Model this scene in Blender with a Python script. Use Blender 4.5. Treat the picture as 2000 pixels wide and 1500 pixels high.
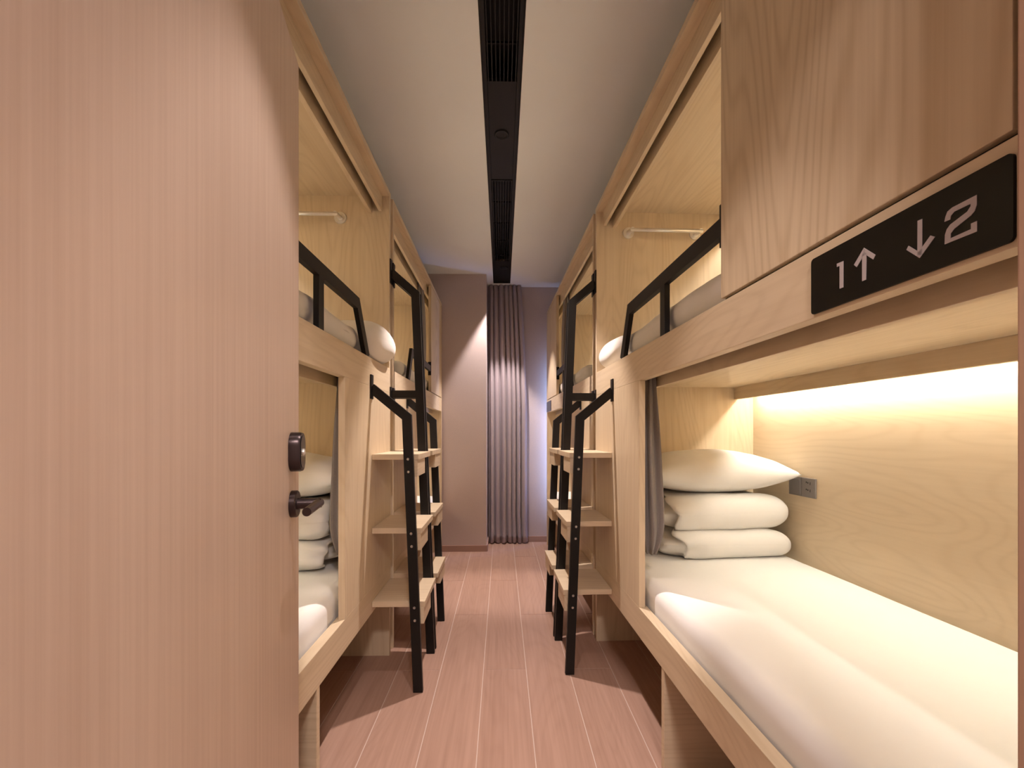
import bpy, bmesh, math, random
from mathutils import Vector, Matrix, noise

random.seed(4)
scene = bpy.context.scene
for o in list(bpy.data.objects):
    bpy.data.objects.remove(o, do_unlink=True)
C = scene.collection
R = math.radians

# ------------------------------------------------------------------ camera
cam_d = bpy.data.cameras.new('camera')
cam_d.sensor_fit = 'HORIZONTAL'
cam_d.sensor_width = 36.0
cam_d.lens = 36.0 * 900 / 2000
cam_d.shift_y = 96 / 2000
cam_d.clip_start = 0.02
cam = bpy.data.objects.new('camera', cam_d)
cam.location = (0, 0, 1.1)
cam.rotation_euler = (R(90), 0, -math.atan(20 / 900))
C.objects.link(cam)
scene.camera = cam

# ------------------------------------------------------------------ world, exposure
world = bpy.data.worlds.new('world')
scene.world = world
world.use_nodes = True
world.node_tree.nodes['Background'].inputs[0].default_value = (0.55, 0.68, 1.0, 1)
world.node_tree.nodes['Background'].inputs[1].default_value = 1.0
vs = scene.view_settings
vs.view_transform = 'Standard'
vs.look = 'None'
vs.exposure = -0.04
vs.gamma = 1.0
vs.use_curve_mapping = False

SPOT_W = 200.0            # aisle downlights
SPOT_COL = (1.0, 0.86, 0.81)
LED_W = 8.2              # reading strip of every berth
LED_COL = (1.0, 0.955, 0.835)
CORRIDOR_W = 50.0
DAY_W = 150.0

# daylight outside the window behind the far right bunk
day = bpy.data.lights.new('window_daylight', 'AREA')
day.shape = 'RECTANGLE'
day.size = 0.7
day.size_y = 1.35
day.energy = DAY_W
day.color = (0.20, 0.38, 1.0)
dayo = bpy.data.objects.new('window_daylight', day)
dayo.location = (0.92, 4.95, 1.075)
dayo.rotation_euler = (R(-90), 0, 0)
C.objects.link(dayo)

# ------------------------------------------------------------------ materials
def nodes_of(name):
    m = bpy.data.materials.new(name)
    m.use_nodes = True
    nt = m.node_tree
    b = nt.nodes['Principled BSDF']
    return m, nt, b

def mixcol(nt, fac, a, b, mode='MIX'):
    n = nt.nodes.new('ShaderNodeMix')
    n.data_type = 'RGBA'
    n.blend_type = mode
    n.inputs[0].default_value = 1.0
    if fac is not None:
        if isinstance(fac, (int, float)):
            n.inputs[0].default_value = fac
        else:
            nt.links.new(fac, n.inputs[0])
    for sock, val in ((n.inputs[6], a), (n.inputs[7], b)):
        if isinstance(val, tuple):
            sock.default_value = (*val, 1)
        else:
            nt.links.new(val, sock)
    return n.outputs[2]

def math_n(nt, op, a, b=None, clamp=False):
    n = nt.nodes.new('ShaderNodeMath')
    n.operation = op
    n.use_clamp = clamp
    for i, v in enumerate((a, b)):
        if v is None:
            continue
        if isinstance(v, (int, float)):
            n.inputs[i].default_value = v
        else:
            nt.links.new(v, n.inputs[i])
    return n.outputs[0]

def noise_n(nt, vec, scale, detail=3, rough=0.5, dist=0.0):
    n = nt.nodes.new('ShaderNodeTexNoise')
    n.inputs['Scale'].default_value = scale
    n.inputs['Detail'].default_value = detail
    n.inputs['Roughness'].default_value = rough
    n.inputs['Distortion'].default_value = dist
    nt.links.new(vec, n.inputs['Vector'])
    return n.outputs['Fac']

def wood(name, light, dark, axis='z', figure=0.55, fibre=0.65, rough=0.42, fine=90.0, spec=0.35, fig_scale=3.0, rings=95.0):
    """light veneer; the grain runs along the given local axis"""
    m, nt, b = nodes_of(name)
    tc = nt.nodes.new('ShaderNodeTexCoord')
    oi = nt.nodes.new('ShaderNodeObjectInfo')
    off = nt.nodes.new('ShaderNodeVectorMath')
    off.operation = 'MULTIPLY_ADD'
    rv = nt.nodes.new('ShaderNodeCombineXYZ')
    for k in range(3):
        nt.links.new(oi.outputs['Random'], rv.inputs[k])
    nt.links.new(rv.outputs[0], off.inputs[0])
    off.inputs[1].default_value = (13.0, 7.0, 5.0)
    nt.links.new(tc.outputs['Object'], off.inputs[2])

    def stretched(across, along):
        mp = nt.nodes.new('ShaderNodeMapping')
        s = {'x': (along, across, across), 'y': (across, along, across), 'z': (across, across, along)}[axis]
        mp.inputs['Scale'].default_value = s
        nt.links.new(off.outputs[0], mp.inputs['Vector'])
        return mp.outputs[0]
    # cathedral figure: contour lines of a stretched height field
    hgt = noise_n(nt, stretched(fig_scale, fig_scale * 0.16), 1.0, 2, 0.45, 0.3)
    ring = math_n(nt, 'SINE', math_n(nt, 'MULTIPLY', hgt, rings))
    ring = math_n(nt, 'POWER', math_n(nt, 'ABSOLUTE', ring), 6.0)
    fib = noise_n(nt, stretched(fine, 1.6), 1.0, 3, 0.6)
    band = noise_n(nt, stretched(7.0, 0.35), 1.0, 2, 0.5)
    t = math_n(nt, 'MULTIPLY', ring, figure * 0.55)
    t = math_n(nt, 'ADD', t, math_n(nt, 'MULTIPLY', math_n(nt, 'SUBTRACT', fib, 0.35), fibre * 1.5))
    t = math_n(nt, 'ADD', t, math_n(nt, 'MULTIPLY', math_n(nt, 'SUBTRACT', band, 0.4), 0.7), True)
    col = mixcol(nt, t, light, dark)
    nt.links.new(col, b.inputs['Base Color'])
    b.inputs['Roughness'].default_value = rough
    b.inputs['Specular IOR Level'].default_value = spec
    bp = nt.nodes.new('ShaderNodeBump')
    bp.inputs['Strength'].default_value = 0.06
    bp.inputs['Distance'].default_value = 0.002
    nt.links.new(fib, bp.inputs['Height'])
    nt.links.new(bp.outputs[0], b.inputs['Normal'])
    return m

def plain(name, col, rough=0.5, metal=0.0, nscale=0.0, namt=0.08, bump=0.0, bscale=300.0, sheen=0.0, spec=0.5):
    m, nt, b = nodes_of(name)
    b.inputs['Roughness'].default_value = rough
    b.inputs['Metallic'].default_value = metal
    b.inputs['Specular IOR Level'].default_value = spec
    b.inputs['Sheen Weight'].default_value = sheen
    tc = nt.nodes.new('ShaderNodeTexCoord')
    if nscale:
        f = noise_n(nt, tc.outputs['Object'], nscale, 3, 0.55)
        d = tuple(max(0.0, c * (1 - namt * 2)) for c in col)
        nt.links.new(mixcol(nt, f, d, col), b.inputs['Base Color'])
    else:
        b.inputs['Base Color'].default_value = (*col, 1)
    if bump:
        f = noise_n(nt, tc.outputs['Object'], bscale, 2, 0.5)
        bp = nt.nodes.new('ShaderNodeBump')
        bp.inputs['Strength'].default_value = bump
        bp.inputs['Distance'].default_value = 0.002
        nt.links.new(f, bp.inputs['Height'])
        nt.links.new(bp.outputs[0], b.inputs['Normal'])
    return m

def emit(name, col, s):
    m, nt, b = nodes_of(name)
    b.inputs['Base Color'].default_value = (0.8, 0.8, 0.8, 1)
    b.inputs['Emission Color'].default_value = (*col, 1)
    b.inputs['Emission Strength'].default_value = s
    return m

W_L, W_D = (0.675, 0.545, 0.382), (0.54, 0.412, 0.268)
M = {}
M['wood_v'] = wood('veneer_upright', W_L, W_D, 'z')
M['wood_h'] = wood('veneer_lengthwise', W_L, W_D, 'y')
M['wood_x'] = wood('veneer_crosswise', W_L, W_D, 'x')
M['wood_back'] = wood('veneer_back_panel', W_L, W_D, 'y', figure=0.4, fibre=0.3)
M['wood_figured'] = wood('veneer_figured', W_L, W_D, 'z', figure=1.1, fibre=0.75, fig_scale=1.9, rings=130.0)
M['door'] = wood('door_laminate', (0.70, 0.55, 0.455), (0.56, 0.415, 0.33), 'z', figure=0.0, fibre=0.95, fine=105.0, rough=0.38)
M['pier'] = wood('pier_veneer', (0.50, 0.32, 0.23), (0.38, 0.23, 0.16), 'z', figure=0.1)
M['plank'] = wood('floor_plank_wood', (0.430, 0.268, 0.202), (0.320, 0.187, 0.136), 'y', figure=0.3, fibre=0.95, fine=85.0, rough=0.40)
M['grout'] = plain('pale_grout', (0.62, 0.48, 0.41), 0.8, nscale=40)
M['paint'] = plain('ceiling_paint', (0.87, 0.885, 0.89), 0.9, nscale=3.0, namt=0.02, bump=0.03, bscale=120)
M['wallpaper'] = plain('taupe_wallpaper', (0.60, 0.495, 0.475), 0.8, nscale=160, namt=0.08, bump=0.15, bscale=260)
M['sidewall'] = plain('side_wall_paint', (0.60, 0.54, 0.50), 0.9, nscale=4, namt=0.03)
M['skirting'] = wood('skirting_wood', (0.42, 0.27, 0.22), (0.32, 0.19, 0.15), 'x', figure=0.1)
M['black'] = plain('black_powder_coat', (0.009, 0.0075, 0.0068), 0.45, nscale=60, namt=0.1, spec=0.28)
M['bolt'] = plain('zinc_bolt', (0.62, 0.60, 0.58), 0.35, 0.9, nscale=80)
M['steel'] = plain('brushed_steel', (0.88, 0.86, 0.82), 0.28, 0.7, nscale=90)
M['bronze'] = plain('dark_bronze', (0.060, 0.042, 0.042), 0.3, 0.75, nscale=70)
M['gloss'] = plain('black_gloss', (0.006, 0.006, 0.007), 0.12, nscale=30)
M['sign'] = plain('sign_acrylic', (0.006, 0.0055, 0.005), 0.30, nscale=30, spec=0.15)
M['print'] = plain('sign_print', (0.46, 0.40, 0.40), 0.6, nscale=60, namt=0.03)
M['linen'] = plain('white_linen', (0.86, 0.84, 0.81), 0.85, nscale=9, namt=0.02, bump=0.10, bscale=45, sheen=0.2)
M['linen2'] = plain('white_cotton', (0.84, 0.81, 0.77), 0.9, nscale=14, namt=0.03, bump=0.22, bscale=24, sheen=0.2)
M['drape'] = plain('taupe_drape', (0.43, 0.36, 0.39), 0.75, nscale=300, namt=0.10, bump=0.12, bscale=500, sheen=0.15)
M['bunk_curtain'] = plain('grey_bunk_curtain', (0.25, 0.215, 0.195), 0.8, nscale=150, namt=0.1, bump=0.15, bscale=300, sheen=0.2)
M['socket'] = plain('grey_socket_plastic', (0.20, 0.175, 0.165), 0.4, nscale=60, namt=0.05)
M['hole'] = plain('socket_slot_black', (0.01, 0.01, 0.01), 0.7, nscale=30)
M['led'] = emit('led_diffuser', LED_COL, 20.0)
M['lamp'] = emit('lamp_lens', SPOT_COL, 12.0)
M['corridor_lamp'] = emit('corridor_lamp_diffuser', (1.0, 0.88, 0.82), 3.0)
def glass_mat():
    m, nt, b = nodes_of('window_glass')
    tr = nt.nodes.new('ShaderNodeBsdfTransparent')
    gl = nt.nodes.new('ShaderNodeBsdfGlossy')
    gl.inputs['Roughness'].default_value = 0.02
    mx = nt.nodes.new('ShaderNodeMixShader')
    mx.inputs[0].default_value = 0.08
    nt.links.new(tr.outputs[0], mx.inputs[1])
    nt.links.new(gl.outputs[0], mx.inputs[2])
    nt.links.new(mx.outputs[0], nt.nodes['Material Output'].inputs[0])
    return m
M['glass'] = glass_mat()

# ------------------------------------------------------------------ helpers
def ident(a, b, c):
    return (a, b, c)

def finish(name, bm, mat, parent=None, smooth=False):
    bmesh.ops.recalc_face_normals(bm, faces=bm.faces[:])
    me = bpy.data.meshes.new(name)
    bm.to_mesh(me)
    bm.free()
    me.materials.append(M[mat] if isinstance(mat, str) else mat)
    if smooth:
        for p in me.polygons:
            p.use_smooth = True
    o = bpy.data.objects.new(name, me)
    C.objects.link(o)
    if parent:
        o.parent = parent
    return o

def add_box(bm, a0, a1, b0, b1, c0, c1, T=ident, bevel=0.0):
    nb = bmesh.new()
    vs_ = [nb.verts.new((a, b, c)) for a in (a0, a1) for b in (b0, b1) for c in (c0, c1)]
    for q in ((0, 1, 3, 2), (4, 6, 7, 5), (0, 4, 5, 1), (2, 3, 7, 6), (0, 2, 6, 4), (1, 5, 7, 3)):
        nb.faces.new([vs_[i] for i in q])
    if bevel:
        bmesh.ops.bevel(nb, geom=nb.edges[:], offset=bevel, segments=2, profile=0.6, affect='EDGES')
    merge(bm, nb, T)

def merge(bm, nb, T=ident):
    mp = {}
    for v in nb.verts:
        mp[v] = bm.verts.new(T(*v.co))
    for f in nb.faces:
        bm.faces.new([mp[v] for v in f.verts])
    nb.free()

def box(name, ext, mat, parent=None, T=ident, bevel=0.0015):
    bm = bmesh.new()
    add_box(bm, *ext, T=T, bevel=bevel)
    return finish(name, bm, mat, parent)

def add_prism(bm, poly, d0, d1, T):
    """poly: list of (p, q); T(p, q, d) -> xyz"""
    a = [bm.verts.new(T(p, q, d0)) for p, q in poly]
    b = [bm.verts.new(T(p, q, d1)) for p, q in poly]
    n = len(poly)
    bm.faces.new(a)
    bm.faces.new(b[::-1])
    for i in range(n):
        bm.faces.new((a[i], b[i], b[(i + 1) % n], a[(i + 1) % n]))

def strip_poly(pts, width):
    """polygon of a flat bar following pts, mitred at the bends"""
    L_, R_ = [], []
    n = len(pts)
    for i, p in enumerate(pts):
        p = Vector(p)
        d0 = (p - Vector(pts[i - 1])).normalized() if i else None
        d1 = (Vector(pts[i + 1]) - p).normalized() if i < n - 1 else None
        if d0 is None: d0 = d1
        if d1 is None: d1 = d0
        t = (d0 + d1).normalized()
        nrm = Vector((-t.y, t.x))
        k = width / 2 / max(0.3, nrm.dot(Vector((-d0.y, d0.x))))
        L_.append(tuple(p + nrm * k))
        R_.append(tuple(p - nrm * k))
    return L_ + R_[::-1]

def add_tube(bm, p0, p1, r0, r1=None, seg=16, T=ident):
    r1 = r0 if r1 is None else r1
    p0, p1 = Vector(p0), Vector(p1)
    d = (p1 - p0).normalized()
    a = d.orthogonal().normalized()
    b = d.cross(a)
    lo, hi = [], []
    for i in range(seg):
        t = 2 * math.pi * i / seg
        o = a * math.cos(t) + b * math.sin(t)
        lo.append(bm.verts.new(T(*(p0 + o * r0))))
        hi.append(bm.verts.new(T(*(p1 + o * r1))))
    bm.faces.new(lo[::-1])
    bm.faces.new(hi)
    for i in range(seg):
        bm.faces.new((lo[i], lo[(i + 1) % seg], hi[(i + 1) % seg], hi[i]))

def smooth_by_angle(o, ang=35):
    me = o.data
    for p in me.polygons:
        p.use_smooth = True
    bm = bmesh.new()
    bm.from_mesh(me)
    for e in bm.edges:
        if len(e.link_faces) == 2 and e.calc_face_angle(0) > R(ang):
            e.smooth = False
    bm.to_mesh(me)
    bm.free()

def empty(name, loc=(0, 0, 0), rz=0.0):
    o = bpy.data.objects.new(name, None)
    o.location = loc
    o.rotation_euler = (0, 0, rz)
    o.empty_display_size = 0.1
    C.objects.link(o)
    return o

def tag(o, label, cat, group=None):
    o['label'] = label
    o['category'] = cat
    if group:
        o['group'] = group
    return o

def struct(o):
    o['kind'] = 'structure'
    return o

# ------------------------------------------------------------------ room shell
H = 2.58
Y_BACK = 4.665
Y_PIL = 4.295
floor = struct(box('floor', (-1.5, 1.5, -1.6, 4.8, -0.05, -0.0013), 'grout', bevel=0))
PW, PL, SEAM = 0.1985, 1.30, 0.0034
k = 0
for c in range(-8, 8):
    x0 = -0.085 + c * PW
    x1 = x0 + PW
    ya = 2.147 if c % 2 == 0 else 2.797
    j = -3
    while True:
        y0 = ya + j * PL
        y1 = y0 + PL
        j += 1
        if y1 < -1.6:
            continue
        if y0 > Y_BACK:
            break
        xa, xb = max(x0 + SEAM / 2, -1.5), min(x1 - SEAM / 2, 1.5)
        yaa, ybb = max(y0 + SEAM / 2, -1.6), min(y1 - SEAM / 2, Y_BACK)
        if xb - xa < 0.02 or ybb - yaa < 0.02:
            continue
        box('floor_plank', (xa, xb, yaa, ybb, -0.0013, 0.0), 'plank', floor, bevel=0.0004)

# ceiling with the slot of the black strip
SX0, SX1, SY0, SY1 = -0.082, 0.084, 0.30, 4.55
bm = bmesh.new()
add_box(bm, -1.5, SX0, -1.6, 4.8, H, H + 0.12)
add_box(bm, SX1, 1.5, -1.6, 4.8, H, H + 0.12)
add_box(bm, SX0, SX1, -1.6, SY0, H, H + 0.12)
add_box(bm, SX0, SX1, SY1, 4.8, H, H + 0.12)
struct(finish('ceiling', bm, 'paint'))

struct(box('wall_left', (-1.62, -1.5, -1.6, 4.8, 0, H), 'sidewall', bevel=0))
struct(box('wall_right', (1.5, 1.62, -1.6, 4.8, 0, H), 'sidewall', bevel=0))
# back wall with a window opening behind the far right bunk
WX0, WX1, WZ0, WZ1 = 0.56, 1.28, 0.40, 1.75
bm = bmesh.new()
add_box(bm, -1.5, WX0, Y_BACK, Y_BACK + 0.13, 0, H)
add_box(bm, WX1, 1.5, Y_BACK, Y_BACK + 0.13, 0, H)
add_box(bm, WX0, WX1, Y_BACK, Y_BACK + 0.13, 0, WZ0)
add_box(bm, WX0, WX1, Y_BACK, Y_BACK + 0.13, WZ1, H)
struct(finish('wall_back', bm, 'wallpaper'))
win = struct(empty('window_1', ((WX0 + WX1) / 2, Y_BACK + 0.08, WZ0)))
hw, hh = (WX1 - WX0) / 2, WZ1 - WZ0
bm = bmesh.new()
for e in ((-hw, -hw + .04, -.03, .03, 0, hh), (hw - .04, hw, -.03, .03, 0, hh), (-hw + .04, hw - .04, -.03, .03, 0, .04), (-hw + .04, hw - .04, -.03, .03, hh - .04, hh)):
    add_box(bm, *e)
finish('window_frame', bm, 'sidewall', win)
box('pane', (-hw + .04, hw - .04, -.004, .004, .04, hh - .04), 'glass', win, bevel=0)
# pier in front of the back wall, left of the drape
struct(box('wall_pier', (-1.5, -0.143, Y_PIL, Y_BACK, 0, H), 'wallpaper', bevel=0.002))
struct(box('baseboard_pier', (-1.5, -0.136, Y_PIL - 0.012, Y_PIL, 0, 0.058), 'skirting'))
struct(box('baseboard_pier_side', (-0.143, -0.131, Y_PIL, Y_BACK - 0.02, 0, 0.058), 'skirting'))
struct(box('baseboard_back', (-0.143, 1.5, Y_BACK - 0.012, Y_BACK, 0, 0.058), 'skirting'))
# corridor end of the room: wall pieces round the doorway
bm = bmesh.new()
add_box(bm, -1.5, -0.40, 0.06, 0.20, 0, H)
add_box(bm, 0.56, 1.5, 0.06, 0.20, 0, H)
add_box(bm, -0.40, 0.56, 0.06, 0.20, 2.10, H)
struct(finish('wall_front', bm, 'sidewall'))
struct(box('trim_1', (0.507, 0.75, 0.20, 0.4425, 0, H), 'pier', bevel=0.002))
struct(box('trim_2', (-0.46, -0.372, 0.20, 0.215, 0, 2.14), 'pier', bevel=0.002))
struct(box('wall_corridor', (-1.5, 1.5, -1.72, -1.6, 0, H), 'sidewall', bevel=0))

# ------------------------------------------------------------------ black ceiling strip with grilles and downlights
strip = tag(empty('ceiling_vent_strip', (0, 0, H)), 'long black recessed strip with slatted air grilles in the pale ceiling', 'ceiling vent')
bm = bmesh.new()
FL = 0.016
add_box(bm, SX0, SX0 + 0.004, SY0, SY1, -0.001, 0.10)
add_box(bm, SX1 - 0.004, SX1, SY0, SY1, -0.001, 0.10)
add_box(bm, SX0, SX1, SY0, SY1, 0.10, 0.106)
add_box(bm, SX0, SX1, SY1 - 0.004, SY1, -0.001, 0.10)
add_box(bm, SX0, SX1, SY0, SY0 + 0.004, -0.001, 0.10)
finish('housing', bm, 'black', strip)
for s in (-1, 1):
    a = SX0 + 0.004 if s < 0 else SX1 - 0.004 - FL
    box('edge_frame', (a, a + FL, SY0 + .004, SY1 - .004, 0.004, 0.012), 'black', strip, bevel=0.001)
GX0, GX1 = SX0 + 0.004 + FL, SX1 - 0.004 - FL
def cover(y0, y1):
    return box('cover_plate', (GX0, GX1, y0, y1, 0.010, 0.016), 'black', strip, bevel=0.001)
def grille(y0, y1):
    n = 8
    for i in range(n):
        x = GX0 + 0.006 + (GX1 - GX0 - 0.012) * i / (n - 1)
        box('slat', (x - 0.0022, x + 0.0022, y0 + .008, y1 - .008, 0.006, 0.026), 'black', strip, bevel=0)
    for y in (y0, y1 - .008):
        box('grille_end', (GX0, GX1, y, y + .008, 0.006, 0.02), 'black', strip, bevel=0.0008)
    yy = y0 + 0.30
    while yy < y1 - 0.05:
        box('cross_bar', (GX0, GX1, yy, yy + .006, 0.026, 0.034), 'black', strip, bevel=0)
        yy += 0.30
def downlight(x, y, power):
    ring = bmesh.new()
    seg = 24
    prof = ((0.036, 0.0100), (0.036, 0.0060), (0.028, 0.0060), (0.024, 0.0200))
    loops = []
    for r, z in prof:
        loops.append([ring.verts.new((x + r * math.cos(2 * math.pi * i / seg), y + r * math.sin(2 * math.pi * i / seg), z)) for i in range(seg)])
    for a, b in zip(loops, loops[1:]):
        for i in range(seg):
            ring.faces.new((a[i], a[(i + 1) % seg], b[(i + 1) % seg], b[i]))
    o = finish('downlight_ring', ring, 'black', strip, True)
    ld = bpy.data.lights.new('downlight_beam', 'SPOT')
    ld.energy = power
    ld.color = SPOT_COL
    ld.spot_size = R(62)
    ld.spot_blend = 0.35
    ld.shadow_soft_size = 0.016
    lo = bpy.data.objects.new('downlight_beam', ld)
    lo.location = (x, y, 0.004)
    C.objects.link(lo)
    lo.parent = strip
cover(SY0 + .006, 1.18)
grille(1.18, 1.955)
cover(1.955, 2.71)
grille(2.71, 3.985)
cover(3.985, SY1 - .006)
downlight(0.0, 0.95, SPOT_W * 0.25)
downlight(0.0, 2.30, SPOT_W)
downlight(0.02, 4.15, SPOT_W * 0.88)

# corridor lamp behind the camera
cl = tag(empty('corridor_lamp', (0.25, -0.85, H)), 'round flat ceiling lamp in the corridor outside the room', 'lamp')
bm = bmesh.new(); add_tube(bm, (0, 0, -0.05), (0, 0, 0), 0.17, 0.18, 32)
finish('lamp_body', bm, 'sidewall', cl)
bm = bmesh.new(); add_tube(bm, (0, 0, -0.056), (0, 0, -0.05), 0.15, 0.155, 32)
finish('lamp_diffuser', bm, 'corridor_lamp', cl)
ld = bpy.data.lights.new('corridor_lamp_light', 'AREA')
ld.shape = 'DISK'; ld.size = 0.3; ld.energy = CORRIDOR_W; ld.color = (1.0, 0.87, 0.84)
lo = bpy.data.objects.new('corridor_lamp_light', ld); lo.location = (0, 0, -0.06)
C.objects.link(lo); lo.parent = cl

# ------------------------------------------------------------------ bunks
ANG = R(1.5)
JL = (-0.555, 2.34, 0.0)
JR = (0.512 - math.sin(ANG) * 0.475, 2.0 + math.cos(ANG) * 0.475, 0.0)
Z_RAIL0, Z_RAIL1 = 0.33, 0.44
Z_UP0, Z_UP1 = 1.30, 1.42
Z_TOP = 2.295
DEP = 0.85

class Side:
    def __init__(s, sv, sw, L_, post, leg, foot, bend, gpost, closed, hang0):
        s.sv, s.sw, s.L, s.post, s.leg = sv, sw, L_, post, leg
        s.foot, s.bend, s.gpost, s.closed, s.hang0 = foot, bend, gpost, closed, hang0
        s.loc = JR if sv > 0 else JL
        s.rz = ANG if sv > 0 else 0.0
    def T(s, v, w, z):
        return (s.sv * v, s.sw * w, z)
    def world(s, v, w, z):
        x, y, z = s.T(v, w, z)
        c_, s_ = math.cos(s.rz), math.sin(s.rz)
        return (s.loc[0] + x * c_ - y * s_, s.loc[1] + x * s_ + y * c_, z)

S = {
    'nl': Side(-1, -1, 2.03, 0.695, 0.916, 0.40, 0.53, 0.90, 1.36, 0.24),
    'nr': Side(1, -1, 2.023, 0.743, 0.965, 0.50, 0.60, 0.97, 1.361, 0.17),
    'fl': Side(-1, 1, 1.94, 0.70, 0.93, 0.45, 0.56, 0.92, 1.30, 0.20),
    'fr': Side(1, 1, 2.08, 0.72, 0.94, 0.74, 0.84, 1.10, 1.42, 0.20),
}

def bunk(key, label):
    s = S[key]
    T = s.T
    root = tag(empty('bunk_bed', s.loc, s.rz), label, 'bunk bed', 'two-storey wooden bunk units')
    def B(name, v0, v1, w0, w1, z0, z1, mat, parent=root, bevel=0.0015):
        return box(name, (v0, v1, w0, w1, z0, z1), mat, parent, T, bevel)
    L_ = s.L
    B('end_panel', 0, 0.87, 0.025, 0.050, 0, Z_TOP, 'wood_v')
    B('end_panel', 0, 0.87, L_ - 0.025, L_, 0, Z_TOP, 'wood_v')
    B('filler_strip', 0.060, 0.080, 0.001, 0.025, 0, 2.27, 'wood_v')
    w0, w1 = 0.050, L_ - 0.025
    B('back_panel', DEP, 0.87, w0, w1, 0, 1.345, 'wood_back')
    B('back_panel', DEP, 0.87, w0, w1, 1.37, 2.27, 'wood_back')
    B('lower_rail', 0, 0.035, w0, w1, Z_RAIL0, Z_RAIL1, 'wood_h')
    B('lower_bed_base', 0.035, DEP, w0, w1, 0.335, 0.355, 'wood_h')
    B('front_panel', 0, 0.024, w0, s.post, Z_RAIL1, Z_UP0, 'wood_v')
    B('upper_rail', 0, 0.030, w0, w1, Z_UP0, Z_UP1, 'wood_h')
    B('curtain_pelmet', 0.085, 0.103, w0, w1, 1.280, 1.345, 'wood_h')
    B('upper_bed_base', 0.030, 0.87, w0, w1, 1.345, 1.37, 'wood_h')
    B('fascia', 0.036, 0.052, w0, w1, 2.196, 2.27, 'wood_h')
    B('slot_shade_track', 0.054, 0.083, w0, w1, 2.258, 2.2695, 'black', root, 0)  # black curtain track over the slot, added to deepen the slot's shade
    B('slot_shade_track', 0.036, 0.083, w0, w1, 1.332, 1.3445, 'black', root, 0)  # lower curtain track, likewise added in black to darken its slot
    B('curtain_pelmet', 0.085, 0.103, w0, w1, 2.186, 2.27, 'wood_h')
    B('roof_board', 0, 0.87, w0, w1, 2.27, Z_TOP, 'wood_h')
    B('closed_front_panel', 0, 0.022, s.closed, L_ - 0.033, Z_UP1 + 0.008, 2.262, 'wood_figured')
    B('gap_shade_strip', 0.012, 0.022, s.closed, L_ - 0.026, Z_UP1 + 0.0005, Z_UP1 + 0.0078, 'black', root, 0)  # black strip standing in for the shade in the gap below the panel
    B('gap_shade_strip', 0.012, 0.022, L_ - 0.0328, L_ - 0.0255, Z_UP1 + 0.008, 2.262, 'black', root, 0)  # same blackened shade for the upright gap at the panel's end
    B('leg_panel', 0.002, DEP, s.leg, s.leg + 0.024, 0, Z_RAIL0, 'wood_x')
    for z in (1.345, 2.27):
        va = B('light_valance', 0.745, 0.763, w0, w1, z - 0.065, z, 'wood_h')
        B('led_strip', 0.800, 0.812, w0 + .06, w1 - .06, z - 0.010, z, 'led', va, 0)
        ld = bpy.data.lights.new('led_light', 'AREA')
        ld.shape = 'RECTANGLE'
        ld.size = 0.02
        ld.size_y = w1 - w0 - 0.14
        ld.energy = LED_W * {'nr': 1.2, 'nl': 1.0, 'fl': 0.9, 'fr': 0.9}[key]
        ld.color = LED_COL
        lo = bpy.data.objects.new('led_light', ld)
        lo.location = T(0.806, (w0 + w1) / 2, z - 0.013)
        C.objects.link(lo)
        lo.parent = va
    # guard rail on the upper rail: flat black bars in the (w, z) plane
    g = bmesh.new()
    zt = 1.6075
    path = [(s.foot, Z_UP1 - 0.002), (s.bend, zt), (s.closed - 0.002, zt)]
    add_prism(g, strip_poly(path, 0.045), 0.003, 0.021, lambda p, q, d: T(d, p, q))
    gr = finish('guard_rail', g, 'black', root)
    box('guard_post', (0.003, 0.021, s.gpost - 0.02, s.gpost + 0.02, Z_UP1 - 0.002, zt - 0.022), 'black', gr, T, 0.001)
    box('mount_plate', (0.000, 0.024, s.closed - 0.008, s.closed - 0.0005, 1.555, 1.66), 'black', gr, T, 0.001)
    # hanging rail for clothes on the end panel
    hr = bmesh.new()
    zz, pr = 2.160, 0.070
    add_tube(hr, (s.hang0 - .01, 0.050 + pr, zz - .012), (s.hang0 + 0.37, 0.050 + pr, zz - .012), 0.0095, None, 14, T)
    hro = finish('hanging_rail', hr, 'steel', root, True)
    for v in (s.hang0, s.hang0 + 0.36):
        f_ = bmesh.new()
        add_tube(f_, (v, 0.050, zz), (v, 0.056, zz), 0.030, 0.029, 24, T)
        smooth_by_angle(finish('flange', f_, 'steel', hro))
        f_ = bmesh.new()
        add_tube(f_, (v, 0.056, zz), (v, 0.050 + pr + .006, zz - .012), 0.013, 0.0115, 16, T)
        smooth_by_angle(finish('standoff', f_, 'steel', hro))
    return root

bunk('nl', 'light wood bunk unit beside the open door, on the left of the aisle')
bunk('nr', 'light wood bunk unit carrying the big black number sign, nearest on the right')
bunk('fl', 'light wood bunk unit reaching back to the taupe pier, far left')
bunk('fr', 'light wood bunk unit next to the taupe drape, far right')

# ------------------------------------------------------------------ ladders
STEP_Z = (0.380, 0.694, 1.010)
def rail_v(z):
    return -(0.200 - 0.0425 * z)

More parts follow.
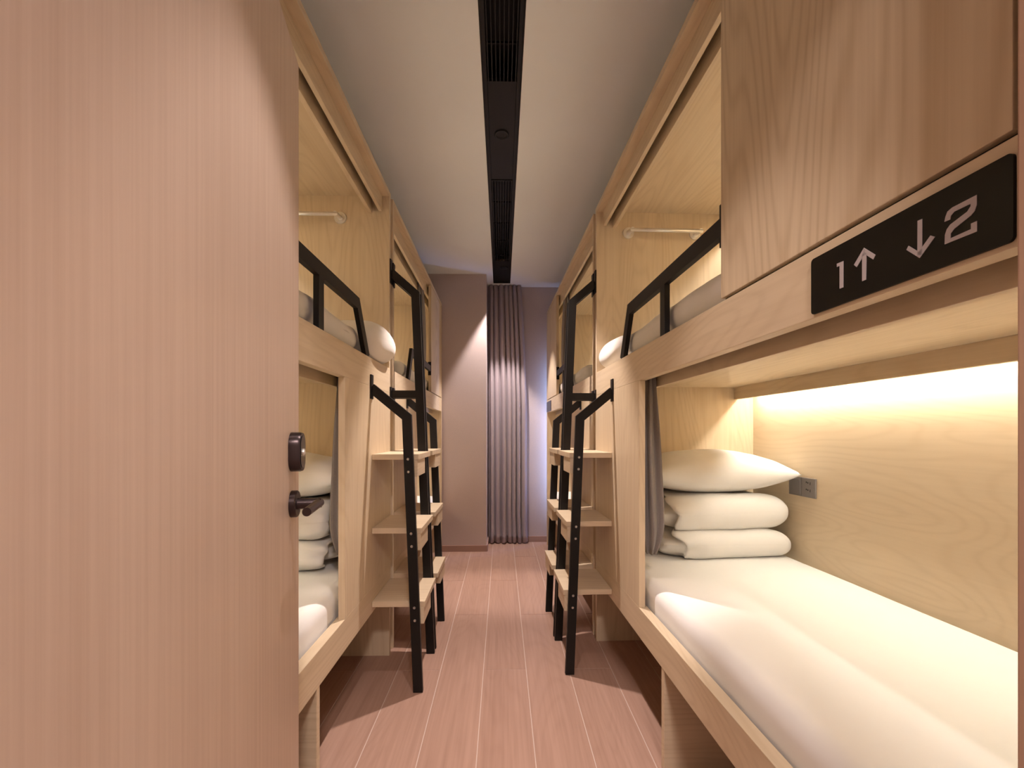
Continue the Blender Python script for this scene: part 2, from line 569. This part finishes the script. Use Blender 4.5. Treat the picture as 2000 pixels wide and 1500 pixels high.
def ladder(key, label):
    s = S[key]
    T = s.T
    root = tag(empty('bunk_ladder', s.loc, s.rz), label, 'ladder', 'black steel ladders with wooden treads')
    wr = 0.370                        # hand rail
    # low hand rail
    b = bmesh.new()
    path = [(0.0, 1.292), (rail_v(1.17) - .002, 1.168), (rail_v(0), 0.0)]
    poly = strip_poly([(-0.002, 1.292)] + path[1:], 0.040)
    add_prism(b, poly, wr - 0.010, wr + 0.010, lambda p, q, d: T(p, d, q))
    hr = finish('hand_rail', b, 'black', root)
    box('mount_plate', (-0.006, -0.0005, wr - 0.018, wr + 0.018, 1.245, 1.348), 'black', hr, T, 0.001)
    # tall rail up to the upper berth
    wt = 0.026
    b = bmesh.new()
    poly = strip_poly([(-0.002, 1.902), (rail_v(1.79), 1.795), (rail_v(0), 0.0)], 0.040)
    add_prism(b, poly, wt - 0.010, wt + 0.010, lambda p, q, d: T(p, d, q))
    tr = finish('tall_rail', b, 'black', root)
    box('mount_plate', (-0.006, -0.0005, wt - 0.016, wt + 0.020, 1.845, 1.965), 'black', tr, T, 0.001)
    box('tie_bar', (rail_v(1.294) + 0.015, -0.001, wt - 0.009, wt + 0.009, 1.275, 1.313), 'black', tr, T, 0.001)
    box('mount_plate', (-0.006, -0.0005, wt - 0.016, wt + 0.020, 1.262, 1.33), 'black', tr, T, 0.001)
    for z in STEP_Z:
        vo = rail_v(z) - 0.042
        st = box('tread', (vo, -0.0008, wt + 0.011, wr - 0.011, z - 0.024, z), 'wood_x', root, T, 0.0015)
        box('tread_block', (vo + 0.004, vo + 0.052, wr - 0.200, wr - 0.011, z - 0.096, z - 0.0245), 'wood_h', st, T, 0.0015)
        for dz in (0.020, 0.074):
            bb = bmesh.new()
            vz = rail_v(z - dz)
            add_tube(bb, (vz, wr + 0.010, z - dz), (vz, wr + 0.0135, z - dz), 0.0062, 0.0048, 12, T)
            finish('bolt', bb, 'bolt', hr)
    return root

ladder('nl', 'black and wood ladder on the left closest to the door, its foot nearest the camera')
ladder('nr', 'black and wood ladder on the right beside the big white mattress')
ladder('fl', 'black and wood ladder on the left side nearer the taupe pier')
ladder('fr', 'black and wood ladder on the right side nearer the drape')

# ------------------------------------------------------------------ bedding
def grid_block(nx, ny, nz):
    """surface of a subdivided cube in [-1, 1]^3 as a bmesh"""
    bm = bmesh.new()
    cache = {}
    def vert(i, j, k):
        key = (i, j, k)
        if key not in cache:
            cache[key] = bm.verts.new((2 * i / nx - 1, 2 * j / ny - 1, 2 * k / nz - 1))
        return cache[key]
    for i in range(nx):
        for j in range(ny):
            for k_ in (0, nz):
                bm.faces.new([vert(i, j, k_), vert(i + 1, j, k_), vert(i + 1, j + 1, k_), vert(i, j + 1, k_)])
    for i in range(nx):
        for k_ in range(nz):
            for j in (0, ny):
                bm.faces.new([vert(i, j, k_), vert(i + 1, j, k_), vert(i + 1, j, k_ + 1), vert(i, j, k_ + 1)])
    for j in range(ny):
        for k_ in range(nz):
            for i in (0, nx):
                bm.faces.new([vert(i, j, k_), vert(i, j + 1, k_), vert(i, j + 1, k_ + 1), vert(i, j, k_ + 1)])
    return bm

def round_block(bm, hx, hy, hz, r):
    """scale a unit block to a box with rounded edges of radius r"""
    for v in bm.verts:
        p = Vector((v.co.x * hx, v.co.y * hy, v.co.z * hz))
        q = Vector((max(-hx + r, min(hx - r, p.x)), max(-hy + r, min(hy - r, p.y)), max(-hz + r, min(hz - r, p.z))))
        d = p - q
        m = max(abs(d.x), abs(d.y), abs(d.z))
        if d.length > 1e-9:
            p = q + d.normalized() * m
        v.co = p

def soft_noise(bm, amp, scale, seed):
    for v in bm.verts:
        n = noise.noise_vector(v.co * scale + Vector((seed * 3.1, seed * 1.7, seed)))
        v.co += n * amp

def place(o, s, v, w, z, rz=0.0, rx=0.0, ry=0.0):
    o.location = s.world(v, w, z)
    o.rotation_euler = (rx, ry, s.rz + rz)
    return o

def cubic_block(hx, hy, hz, r, nx, ny, nz):
    """like round_block but grid lines are gathered in the rounded borders"""
    bm = grid_block(nx, ny, nz)
    def remap(t, h, n):
        # two cells at each side live inside the rounded border
        i = round((t + 1) / 2 * n)
        e = 4
        if i <= e: return -h + r * i / e
        if i >= n - e: return h - r * (n - i) / e
        return -h + r + (2 * h - 2 * r) * (i - e) / (n - 2 * e)
    for v in bm.verts:
        v.co = Vector((remap(v.co.x, hx, nx) / hx, remap(v.co.y, hy, ny) / hy, remap(v.co.z, hz, nz) / hz))
    round_block(bm, hx, hy, hz, r)
    return bm

def mattress(key, lower, label):
    s = S[key]
    seed = {'nl': 1, 'nr': 2, 'fl': 3, 'fr': 4}[key] + (10 if lower else 20)
    z0, z1 = (0.356, 0.528) if lower else (1.371, 1.432)
    v0, v1 = 0.044, 0.846
    w0, w1 = 0.056, s.L - 0.032
    hx, hy, hz = (v1 - v0) / 2, (w1 - w0) / 2, (z1 - z0) / 2
    r = min(0.045, hz * 0.8)
    bm = cubic_block(hx, hy, hz, r, 22, 44, 14)
    for v in bm.verts:
        if v.co.z > 0:
            n = noise.noise(Vector((v.co.x * 3.0, v.co.y * 2.2, seed)))
            v.co.z += 0.004 * n + 0.004 * (1 - (v.co.x / hx) ** 2)
        n = noise.noise(Vector((v.co.y * 7.0, v.co.z * 4.0, seed + 5)))
        if abs(v.co.x) > hx * 0.97:
            v.co.x += 0.003 * n
    o = finish('mattress', bm, 'linen', None, True)
    place(o, s, (v0 + v1) / 2, (w0 + w1) / 2, (z0 + z1) / 2)
    return tag(o, label, 'mattress', 'white mattresses in the bunks')

def pillow_mesh(hx, hy, hz, seed, plump=2.4):
    nx, ny = 40, 28
    bm = bmesh.new()
    top, bot = {}, {}
    for i in range(nx + 1):
        for j in range(ny + 1):
            a, b = -1 + 2 * i / nx, -1 + 2 * j / ny
            # concentrate lines toward the seam
            a = math.sin(a * math.pi / 2) * 0.35 + a * 0.65
            b = math.sin(b * math.pi / 2) * 0.35 + b * 0.65
            prof = (max(0.0, 1 - abs(a) ** plump) * max(0.0, 1 - abs(b) ** plump)) ** 0.48
            x = hx * a * (1 - 0.07 * (1 - b * b))
            y = hy * b * (1 - 0.09 * (1 - a * a))
            wr = noise.noise(Vector((x * 7, y * 7, seed))) * 0.008 + noise.noise(Vector((x * 16, y * 16, seed + 3))) * 0.003
            z = hz * prof
            k_ = min(1.0, prof * 2)
            if i in (0, nx) or j in (0, ny):
                v = bm.verts.new((x, y, wr * 0.5))
                top[i, j] = bot[i, j] = v
            else:
                top[i, j] = bm.verts.new((x, y, z + wr * k_))
                bot[i, j] = bm.verts.new((x, y, -z * 0.92 + wr * 0.4 * k_))
    for i in range(nx):
        for j in range(ny):
            for d in (top, bot):
                q = [d[i, j], d[i + 1, j], d[i + 1, j + 1], d[i, j + 1]]
                if d is bot:
                    q = q[::-1]
                bm.faces.new(q)
    return bm

def quilt_mesh(hx, hy, hz, seed, sv):
    """folded quilt: soft block whose aisle end shows the rolled layers"""
    r = hz * 0.92
    bm = cubic_block(hx, hy, hz, r, 60, 44, 30)
    for v in bm.verts:
        p = v.co.copy()
        e = -sv * p.x / hx                      # 1 at the aisle end, -1 at the wall end
        v.co += noise.noise_vector(p * 5 + Vector((seed, 0, 0))) * 0.009
        n2 = noise.noise(Vector((p.x * 4, p.y * 5, seed + 9)))
        if p.z > 0: v.co.z += 0.008 * n2
        # slack towards the wall end, slight pinch at the aisle end
        v.co.z *= 1 - 0.30 * max(0.0, -e) ** 4 - 0.10 * max(0.0, e) ** 4
        v.co.z -= hz * 0.16 * max(0.0, -e) ** 3
        if e > 0.4:
            # rolled layers: two lobes and a spiral crease opening at the end
            a, b = p.y / hy, p.z / hz
            rr = math.sqrt((a * 1.15) ** 2 + b * b)
            th = math.atan2(b, a * 1.15)
            gro = 0.5 + 0.5 * math.cos(2 * math.pi * 1.25 * rr - th + seed)
            k_ = (e - 0.4) / 0.6
            v.co.x += sv * 0.075 * (gro ** 2) * k_
            front = max(0.0, -a)
            v.co.y += 0.022 * front * k_ * (0.5 + 0.5 * math.sin(b * 5 + seed + 3 * e))
            fine = noise.noise(Vector((p.y * 24, p.z * 30, seed + p.x * 8)))
            v.co.x += sv * 0.016 * fine * k_
            v.co.y += 0.008 * fine * k_
    return bm

def bolster_mesh(hx, hy, hz, seed):
    bm = cubic_block(hx, hy, hz, hz * 0.9, 30, 24, 16)
    for v in bm.verts:
        p = v.co.copy()
        v.co.z *= 1.05 - 0.30 * abs(p.x / hx) ** 3 * abs(p.y / hy) ** 2 - 0.15 * abs(p.y / hy) ** 3
        v.co.x *= 1 - 0.05 * (p.y / hy) ** 2
        v.co += noise.noise_vector(p * 6 + Vector((seed, 0, 0))) * 0.009
    return bm

def pillow(key, v, w, z, dims, label, seed, rz=0.0, rx=0.0, ry=0.0, group='white pillows'):
    s = S[key]
    mesh_ = pillow_mesh(*dims, seed) if group == 'white pillows' else bolster_mesh(*dims, seed)
    o = finish('pillow', mesh_, 'linen2', None, True)
    place(o, s, v, w, z, rz, rx, ry)
    return tag(o, label, 'pillow', group)

def quilt(key, v, w, z, dims, label, seed, rz=0.0):
    s = S[key]
    o = finish('folded_quilt', quilt_mesh(*dims, seed, s.sv), 'linen2', None, True)
    place(o, s, v, w, z, rz)
    return tag(o, label, 'quilt', 'folded white quilts')

def duvet(key, label):
    s = S[key]
    seed = {'nl': 31, 'nr': 32, 'fl': 33, 'fr': 34}[key]
    w0, w1 = 0.42, s.L - 0.05
    v0, v1 = 0.034, 0.84
    z0, z1 = 1.438, 1.535
    bm = cubic_block((v1 - v0) / 2, (w1 - w0) / 2, (z1 - z0) / 2, 0.040, 24, 44, 12)
    for v in bm.verts:
        n = noise.noise(Vector((v.co.x * 5, v.co.y * 4, seed)))
        if v.co.z > 0:
            v.co.z += 0.010 * n
        v.co.x += 0.004 * noise.noise(Vector((v.co.z * 8, v.co.y * 9, seed)))
    o = finish('duvet', bm, 'linen2', None, True)
    place(o, s, (v0 + v1) / 2, (w0 + w1) / 2, (z0 + z1) / 2)
    return tag(o, label, 'duvet', 'white duvets on the upper bunks')

where = {'nl': 'near left', 'nr': 'near right', 'fl': 'far left', 'fr': 'far right'}
mattress('nr', True, 'big white mattress filling the lower right foreground')
mattress('nl', True, 'white mattress partly hidden by the open door, lower left bunk')
mattress('fr', True, 'white mattress in the lower bunk nearest the drape, far right')
mattress('fl', True, 'white mattress in the lower bunk behind the ladders, far left')
mattress('nr', False, 'white mattress in the upper bunk above the number sign, near right')
mattress('nl', False, 'white mattress in the upper bunk beside the open door, near left')
mattress('fr', False, 'white mattress in the upper bunk nearest the drape, far right')
mattress('fl', False, 'white mattress in the upper bunk behind the tall rails, far left')
duvet('nr', 'white duvet behind the guard rail of the upper right bunk, nearest')
duvet('nl', 'white duvet behind the guard rail of the upper left bunk, nearest the door')
duvet('fr', 'white duvet in the upper bunk nearest the drape, far right')
duvet('fl', 'white duvet in the upper bunk near the taupe pier, far left')

# stacks on the lower bunks
quilt('nr', 0.510, 0.272, 0.594, (0.305, 0.182, 0.064), 'bottom folded white quilt under the pillow, lower right bunk', 1.0, R(5))
quilt('nr', 0.505, 0.268, 0.737, (0.315, 0.178, 0.084), 'upper folded white quilt directly below the pillow, lower right bunk', 2.3, R(6))
pillow('nr', 0.490, 0.250, 0.913, (0.345, 0.215, 0.106), 'plump white pillow with a pointed corner atop the stack, lower right bunk', 3.0, R(2))
quilt('nl', 0.455, 0.272, 0.594, (0.315, 0.182, 0.064), 'bottom folded white quilt under the pillow, lower left bunk', 4.0, R(-6))
quilt('nl', 0.450, 0.268, 0.737, (0.320, 0.178, 0.084), 'upper folded white quilt directly below the pillow, lower left bunk', 5.1, R(-6))
pillow('nl', 0.430, 0.250, 0.910, (0.335, 0.215, 0.106), 'plump white pillow atop the stack behind the door handle, lower left bunk', 6.0, R(-2))
# pillows at the head of the upper bunks
pillow('nr', 0.325, 0.232, 1.494, (0.33, 0.186, 0.060), 'white pillow by the end panel of the upper right bunk, nearest', 7.0, 0, 0, 0, 'pillows on the upper bunks')
pillow('nl', 0.283, 0.224, 1.508, (0.33, 0.180, 0.078), 'white pillow bulging over the rail of the upper left bunk, nearest the door', 8.0, 0, 0, 0, 'pillows on the upper bunks')
pillow('fr', 0.40, 0.237, 1.552, (0.32, 0.182, 0.118), 'white pillow in the upper bunk nearest the drape, far right', 9.0, 0, 0, 0, 'pillows on the upper bunks')
pillow('fl', 0.38, 0.237, 1.552, (0.32, 0.182, 0.118), 'white pillow seen through the tall rail frame, far left upper bunk', 10.0, 0, 0, 0, 'pillows on the upper bunks')

# ------------------------------------------------------------------ bunk curtains (gathered at the posts)
def bunk_curtain(key, vc, wc, z0, z1, label, fat=1.0, flare=0.0):
    s = S[key]
    seg, nz = 56, 26
    bm = bmesh.new()
    loops = []
    for k_ in range(nz + 1):
        t = k_ / nz
        z = z1 + (z0 - z1) * t
        wid = (0.016 + 0.022 * math.sin(min(1, t * 1.25) * math.pi * 0.62)) * fat
        lng = (0.040 + 0.055 * t ** 1.2 + flare * t) * fat
        tail = 1 - 0.55 * max(0, (t - 0.82) / 0.18) ** 1.5
        ring_ = []
        for i in range(seg):
            a = 2 * math.pi * i / seg
            f_ = 1 + 0.22 * math.sin(a * 7 + t * 1.5) + 0.10 * math.sin(a * 11 + 2 + t * 3)
            v = math.cos(a) * wid * f_ * tail
            w = math.sin(a) * lng * f_ * tail
            ring_.append(bm.verts.new((s.sv * v, s.sw * (w - flare * t * 0.4), z)))
        loops.append(ring_)
    for a, b in zip(loops, loops[1:]):
        for i in range(seg):
            bm.faces.new((a[i], a[(i + 1) % seg], b[(i + 1) % seg], b[i]))
    bm.faces.new(loops[0]); bm.faces.new(loops[-1][::-1])
    o = finish('bunk_curtain', bm, 'bunk_curtain', None, True)
    place(o, s, vc, wc, 0)
    return tag(o, label, 'curtain', 'grey privacy curtains of the bunks')
bunk_curtain('nr', 0.066, 0.665, 0.63, 1.335, 'grey curtain gathered beside the pillow stack, lower right bunk')
bunk_curtain('nl', 0.066, 0.515, 0.63, 1.335, 'dark grey curtain bunched behind the post, lower left bunk', 0.9)
bunk_curtain('fr', 0.068, 1.30, 1.56, 2.262, 'grey curtain hanging in the upper bunk nearest the drape, far right', 0.9)
bunk_curtain('fl', 0.068, 1.20, 1.56, 2.262, 'grey curtain hanging in the upper bunk near the taupe pier, far left', 0.9)

# ------------------------------------------------------------------ number sign
def sign(key, wa, wb, label, printed):
    s = S[key]
    z0, z1 = 1.306, 1.402
    root = tag(empty('number_sign', s.world(0, (wa + wb) / 2, z0), s.rz), label, 'sign', 'black number signs on the right bunks')
    wm = (wa + wb) / 2
    def T(p, q, d):
        return (-s.sv * d, s.sw * (p - wm), q - z0)
    # plate with rounded corners
    r = 0.006
    poly = []
    for cx, cz, a0 in ((wb - r, z1 - r, 0), (wa + r, z1 - r, 90), (wa + r, z0 + r, 180), (wb - r, z0 + r, 270)):
        for i in range(6):
            a = R(a0 + 90 * i / 5)
            poly.append((cx + r * math.cos(a), cz + r * math.sin(a)))
    b = bmesh.new()
    add_prism(b, poly, 0.0004, 0.004, T)
    finish('plate', b, 'sign', root)
    if not printed:
        return root
    # glyph outlines as (along the plate from its left end, up) in metres
    for name, polys in GLYPHS:
        b = bmesh.new()
        for pl in polys:
            add_prism(b, [(wa + p, z0 + q) for p, q in pl], 0.0041, 0.0048, T)
        finish(name, b, 'print', root)
    return root
GLYPHS = [
    ('digit', [[(0.0606, 0.0673), (0.0741, 0.0667), (0.0739, 0.0252), (0.0664, 0.0252), (0.0664, 0.0619), (0.0606, 0.062)]]),
    ('arrow', [[(0.0955, 0.0528), (0.1144, 0.0715), (0.1166, 0.0624), (0.1008, 0.0475)], [(0.1144, 0.0715), (0.1349, 0.0531), (0.1311, 0.0478), (0.1136, 0.0636)], [(0.1111, 0.0635), (0.1189, 0.0625), (0.1181, 0.0226), (0.1111, 0.0225)]]),
    ('arrow', [[(0.201, 0.0719), (0.2075, 0.0716), (0.2071, 0.0254), (0.2008, 0.0269)], [(0.188, 0.0446), (0.2044, 0.0291), (0.204, 0.0221), (0.1848, 0.0404)], [(0.2186, 0.0452), (0.2245, 0.041), (0.204, 0.0221), (0.2033, 0.0313)]]),
    ('digit', [[(0.2367, 0.0543), (0.2379, 0.0596), (0.2404, 0.0651), (0.2463, 0.0673), (0.2744, 0.0681), (0.2744, 0.0566), (0.2722, 0.0506), (0.2677, 0.0473), (0.2487, 0.0405), (0.2446, 0.0366), (0.2443, 0.0309), (0.268, 0.0315), (0.268, 0.0379), (0.2747, 0.038), (0.2747, 0.0259), (0.237, 0.0264), (0.2374, 0.038), (0.2396, 0.0438), (0.2438, 0.0477), (0.2638, 0.0539), (0.2677, 0.0584), (0.2677, 0.0612), (0.2487, 0.0611), (0.2446, 0.0581), (0.2438, 0.0539)]]),
]
sign('nr', 1.683, 1.994, 'black number sign reading 1 up and 2 down on the near right bunk rail', True)
sign('fr', 1.745, 2.056, 'small distant black number plate on the far right bunk rail by the drape', False)

# ------------------------------------------------------------------ power sockets in the lower right bunk
def socket(w, outlets, label):
    s = S['nr']
    z = 0.858
    root = tag(empty('power_socket', s.world(DEP, w, z), s.rz), label, 'power socket', 'grey socket plates in the lower right bunk')
    T = lambda v, w_, z_: (-v, -w_, z_)
    hs = 0.043
    box('plate', (0.0003, 0.008, -hs, hs, -hs, hs), 'socket', root, T, 0.002)
    if outlets:
        for dw, dz, a, b in ((0.012, 0.020, .0016, .006), (0.012, -0.012, .0016, .006), (-0.012, 0.024, .003, .003), (-0.002, 0.022, .003, .003), (-0.012, -0.008, .003, .003), (-0.002, -0.010, .003, .003)):
            box('socket_slot', (0.0075, 0.0086, dw - a, dw + a, dz - b, dz + b), 'hole', root, T, 0)
    else:
        box('rocker', (0.008, 0.0105, -0.034, 0.034, -0.034, 0.034), 'socket', root, T, 0.0015)
    return root
socket(2.475 - 1.985, True, 'grey square power socket plate with slots on the lower right bunk wall')
socket(2.475 - 2.0735, False, 'plain grey switch plate half hidden behind the white pillow')

# ------------------------------------------------------------------ drape at the back
def drape():
    nx, nz = 150, 40
    x0, x1, xt = -0.132, 0.245, 0.185
    yc = 4.600
    zt, zb = H - 0.004, 0.012
    bm = bmesh.new()
    grid = []
    for k_ in range(nz + 1):
        t = k_ / nz
        z = zt + (zb - zt) * t
        row = []
        xr = xt + (x1 - xt) * min(1.0, t * 2.2) ** 0.8 + 0.010 * max(0, (t - 0.9) / 0.1)
        for i in range(nx + 1):
            a = i / nx
            x = x0 + (xr - x0) * a
            ph = a * 2 * math.pi * 7.0 + 0.9 * math.sin(a * 9.0) + 0.25 * math.sin(t * 4 + a * 5)
            amp = (0.026 + 0.008 * math.sin(a * 17 + 1)) * (0.85 + 0.3 * t)
            y = yc + amp * math.sin(ph)
            x += 0.007 * math.cos(ph)
            flare = max(0.0, (t - 0.93) / 0.07)
            y -= 0.012 * flare * (0.5 + 0.5 * math.sin(ph * 0.5))
            row.append(bm.verts.new((x, y, z - 0.006 * flare * math.sin(ph * .5 + 1))))
        grid.append(row)
    for a, b in zip(grid, grid[1:]):
        for i in range(nx):
            bm.faces.new((a[i], a[i + 1], b[i + 1], b[i]))
    o = finish('drape', bm, 'drape', None, True)
    md = o.modifiers.new('thickness', 'SOLIDIFY')
    md.thickness = 0.003
    return tag(o, 'full-length pleated taupe drape hanging at the end of the aisle', 'curtain')
drape()

# ------------------------------------------------------------------ door
DA = R(11.5)                      # swing past the aisle direction
door = struct(empty('door_1', (-0.3185, 0.234, 0.0), DA))
# local: +y along the leaf from hinge to free edge, +x is the face seen from the doorway
DWID = 0.95
box('door_leaf', (-0.040, 0.0, 0.0, DWID, 0.006, 2.02), 'door', door, bevel=0.0015)
yh = DWID - 0.074
# lock body
def stadium(hw_, hh_, n=10):
    pts = []
    r = hw_ * 0.92
    for cy_, cz_, a0 in ((hw_ - r, hh_ - r, 0), (-hw_ + r, hh_ - r, 90), (-hw_ + r, -hh_ + r, 180), (hw_ - r, -hh_ + r, 270)):
        for i in range(n):
            a = R(a0 + 90 * i / (n - 1))
            pts.append((cy_ + r * math.cos(a), cz_ + r * math.sin(a)))
    return pts
zl = 1.056
b = bmesh.new()
n_ = None
rings = []
for d, sc in ((0.0005, 1.0), (0.020, 1.0), (0.0245, 0.94)):
    rings.append([b.verts.new((d, yh + p * sc, zl + q * (1 - (1 - sc) * 0.6))) for p, q in stadium(0.033, 0.046)])
n_ = len(rings[0])
for a_, c_ in zip(rings, rings[1:]):
    for i in range(n_):
        b.faces.new((a_[i], a_[(i + 1) % n_], c_[(i + 1) % n_], c_[i]))
b.faces.new(rings[0]); b.faces.new(rings[-1])
lk = finish('lock_body', b, 'bronze', door); smooth_by_angle(lk, 40)
b = bmesh.new()
add_prism(b, [(yh + p, zl + q) for p, q in stadium(0.024, 0.038)], 0.0245, 0.0258, lambda p, q, d: (d, p, q))
finish('lock_face', b, 'gloss', lk)
b = bmesh.new(); add_tube(b, (0.0255, yh - .004, zl + 0.0), (0.030, yh - .004, zl + 0.0), 0.008, 0.007, 16)
finish('thumb_turn', b, 'steel', lk)
# lever handle
zr = 0.934
b = bmesh.new()
add_tube(b, (0.0005, yh, zr), (0.012, yh, zr), 0.0315, 0.0315, 32)
add_tube(b, (0.012, yh, zr), (0.0145, yh, zr), 0.0315, 0.029, 32)
rose = finish('handle_rose', b, 'bronze', door); smooth_by_angle(rose, 30)
b = bmesh.new(); add_tube(b, (0.0145, yh, zr), (0.066, yh, zr), 0.0135, 0.0105, 20)
nk = finish('handle_neck', b, 'bronze', door); smooth_by_angle(nk, 40)
b = bmesh.new(); add_tube(b, (0.060, yh + 0.010, zr), (0.056, yh - 0.115, zr - 0.002), 0.0105, 0.0095, 20)
lv = finish('lever', b, 'bronze', door); smooth_by_angle(lv, 40)
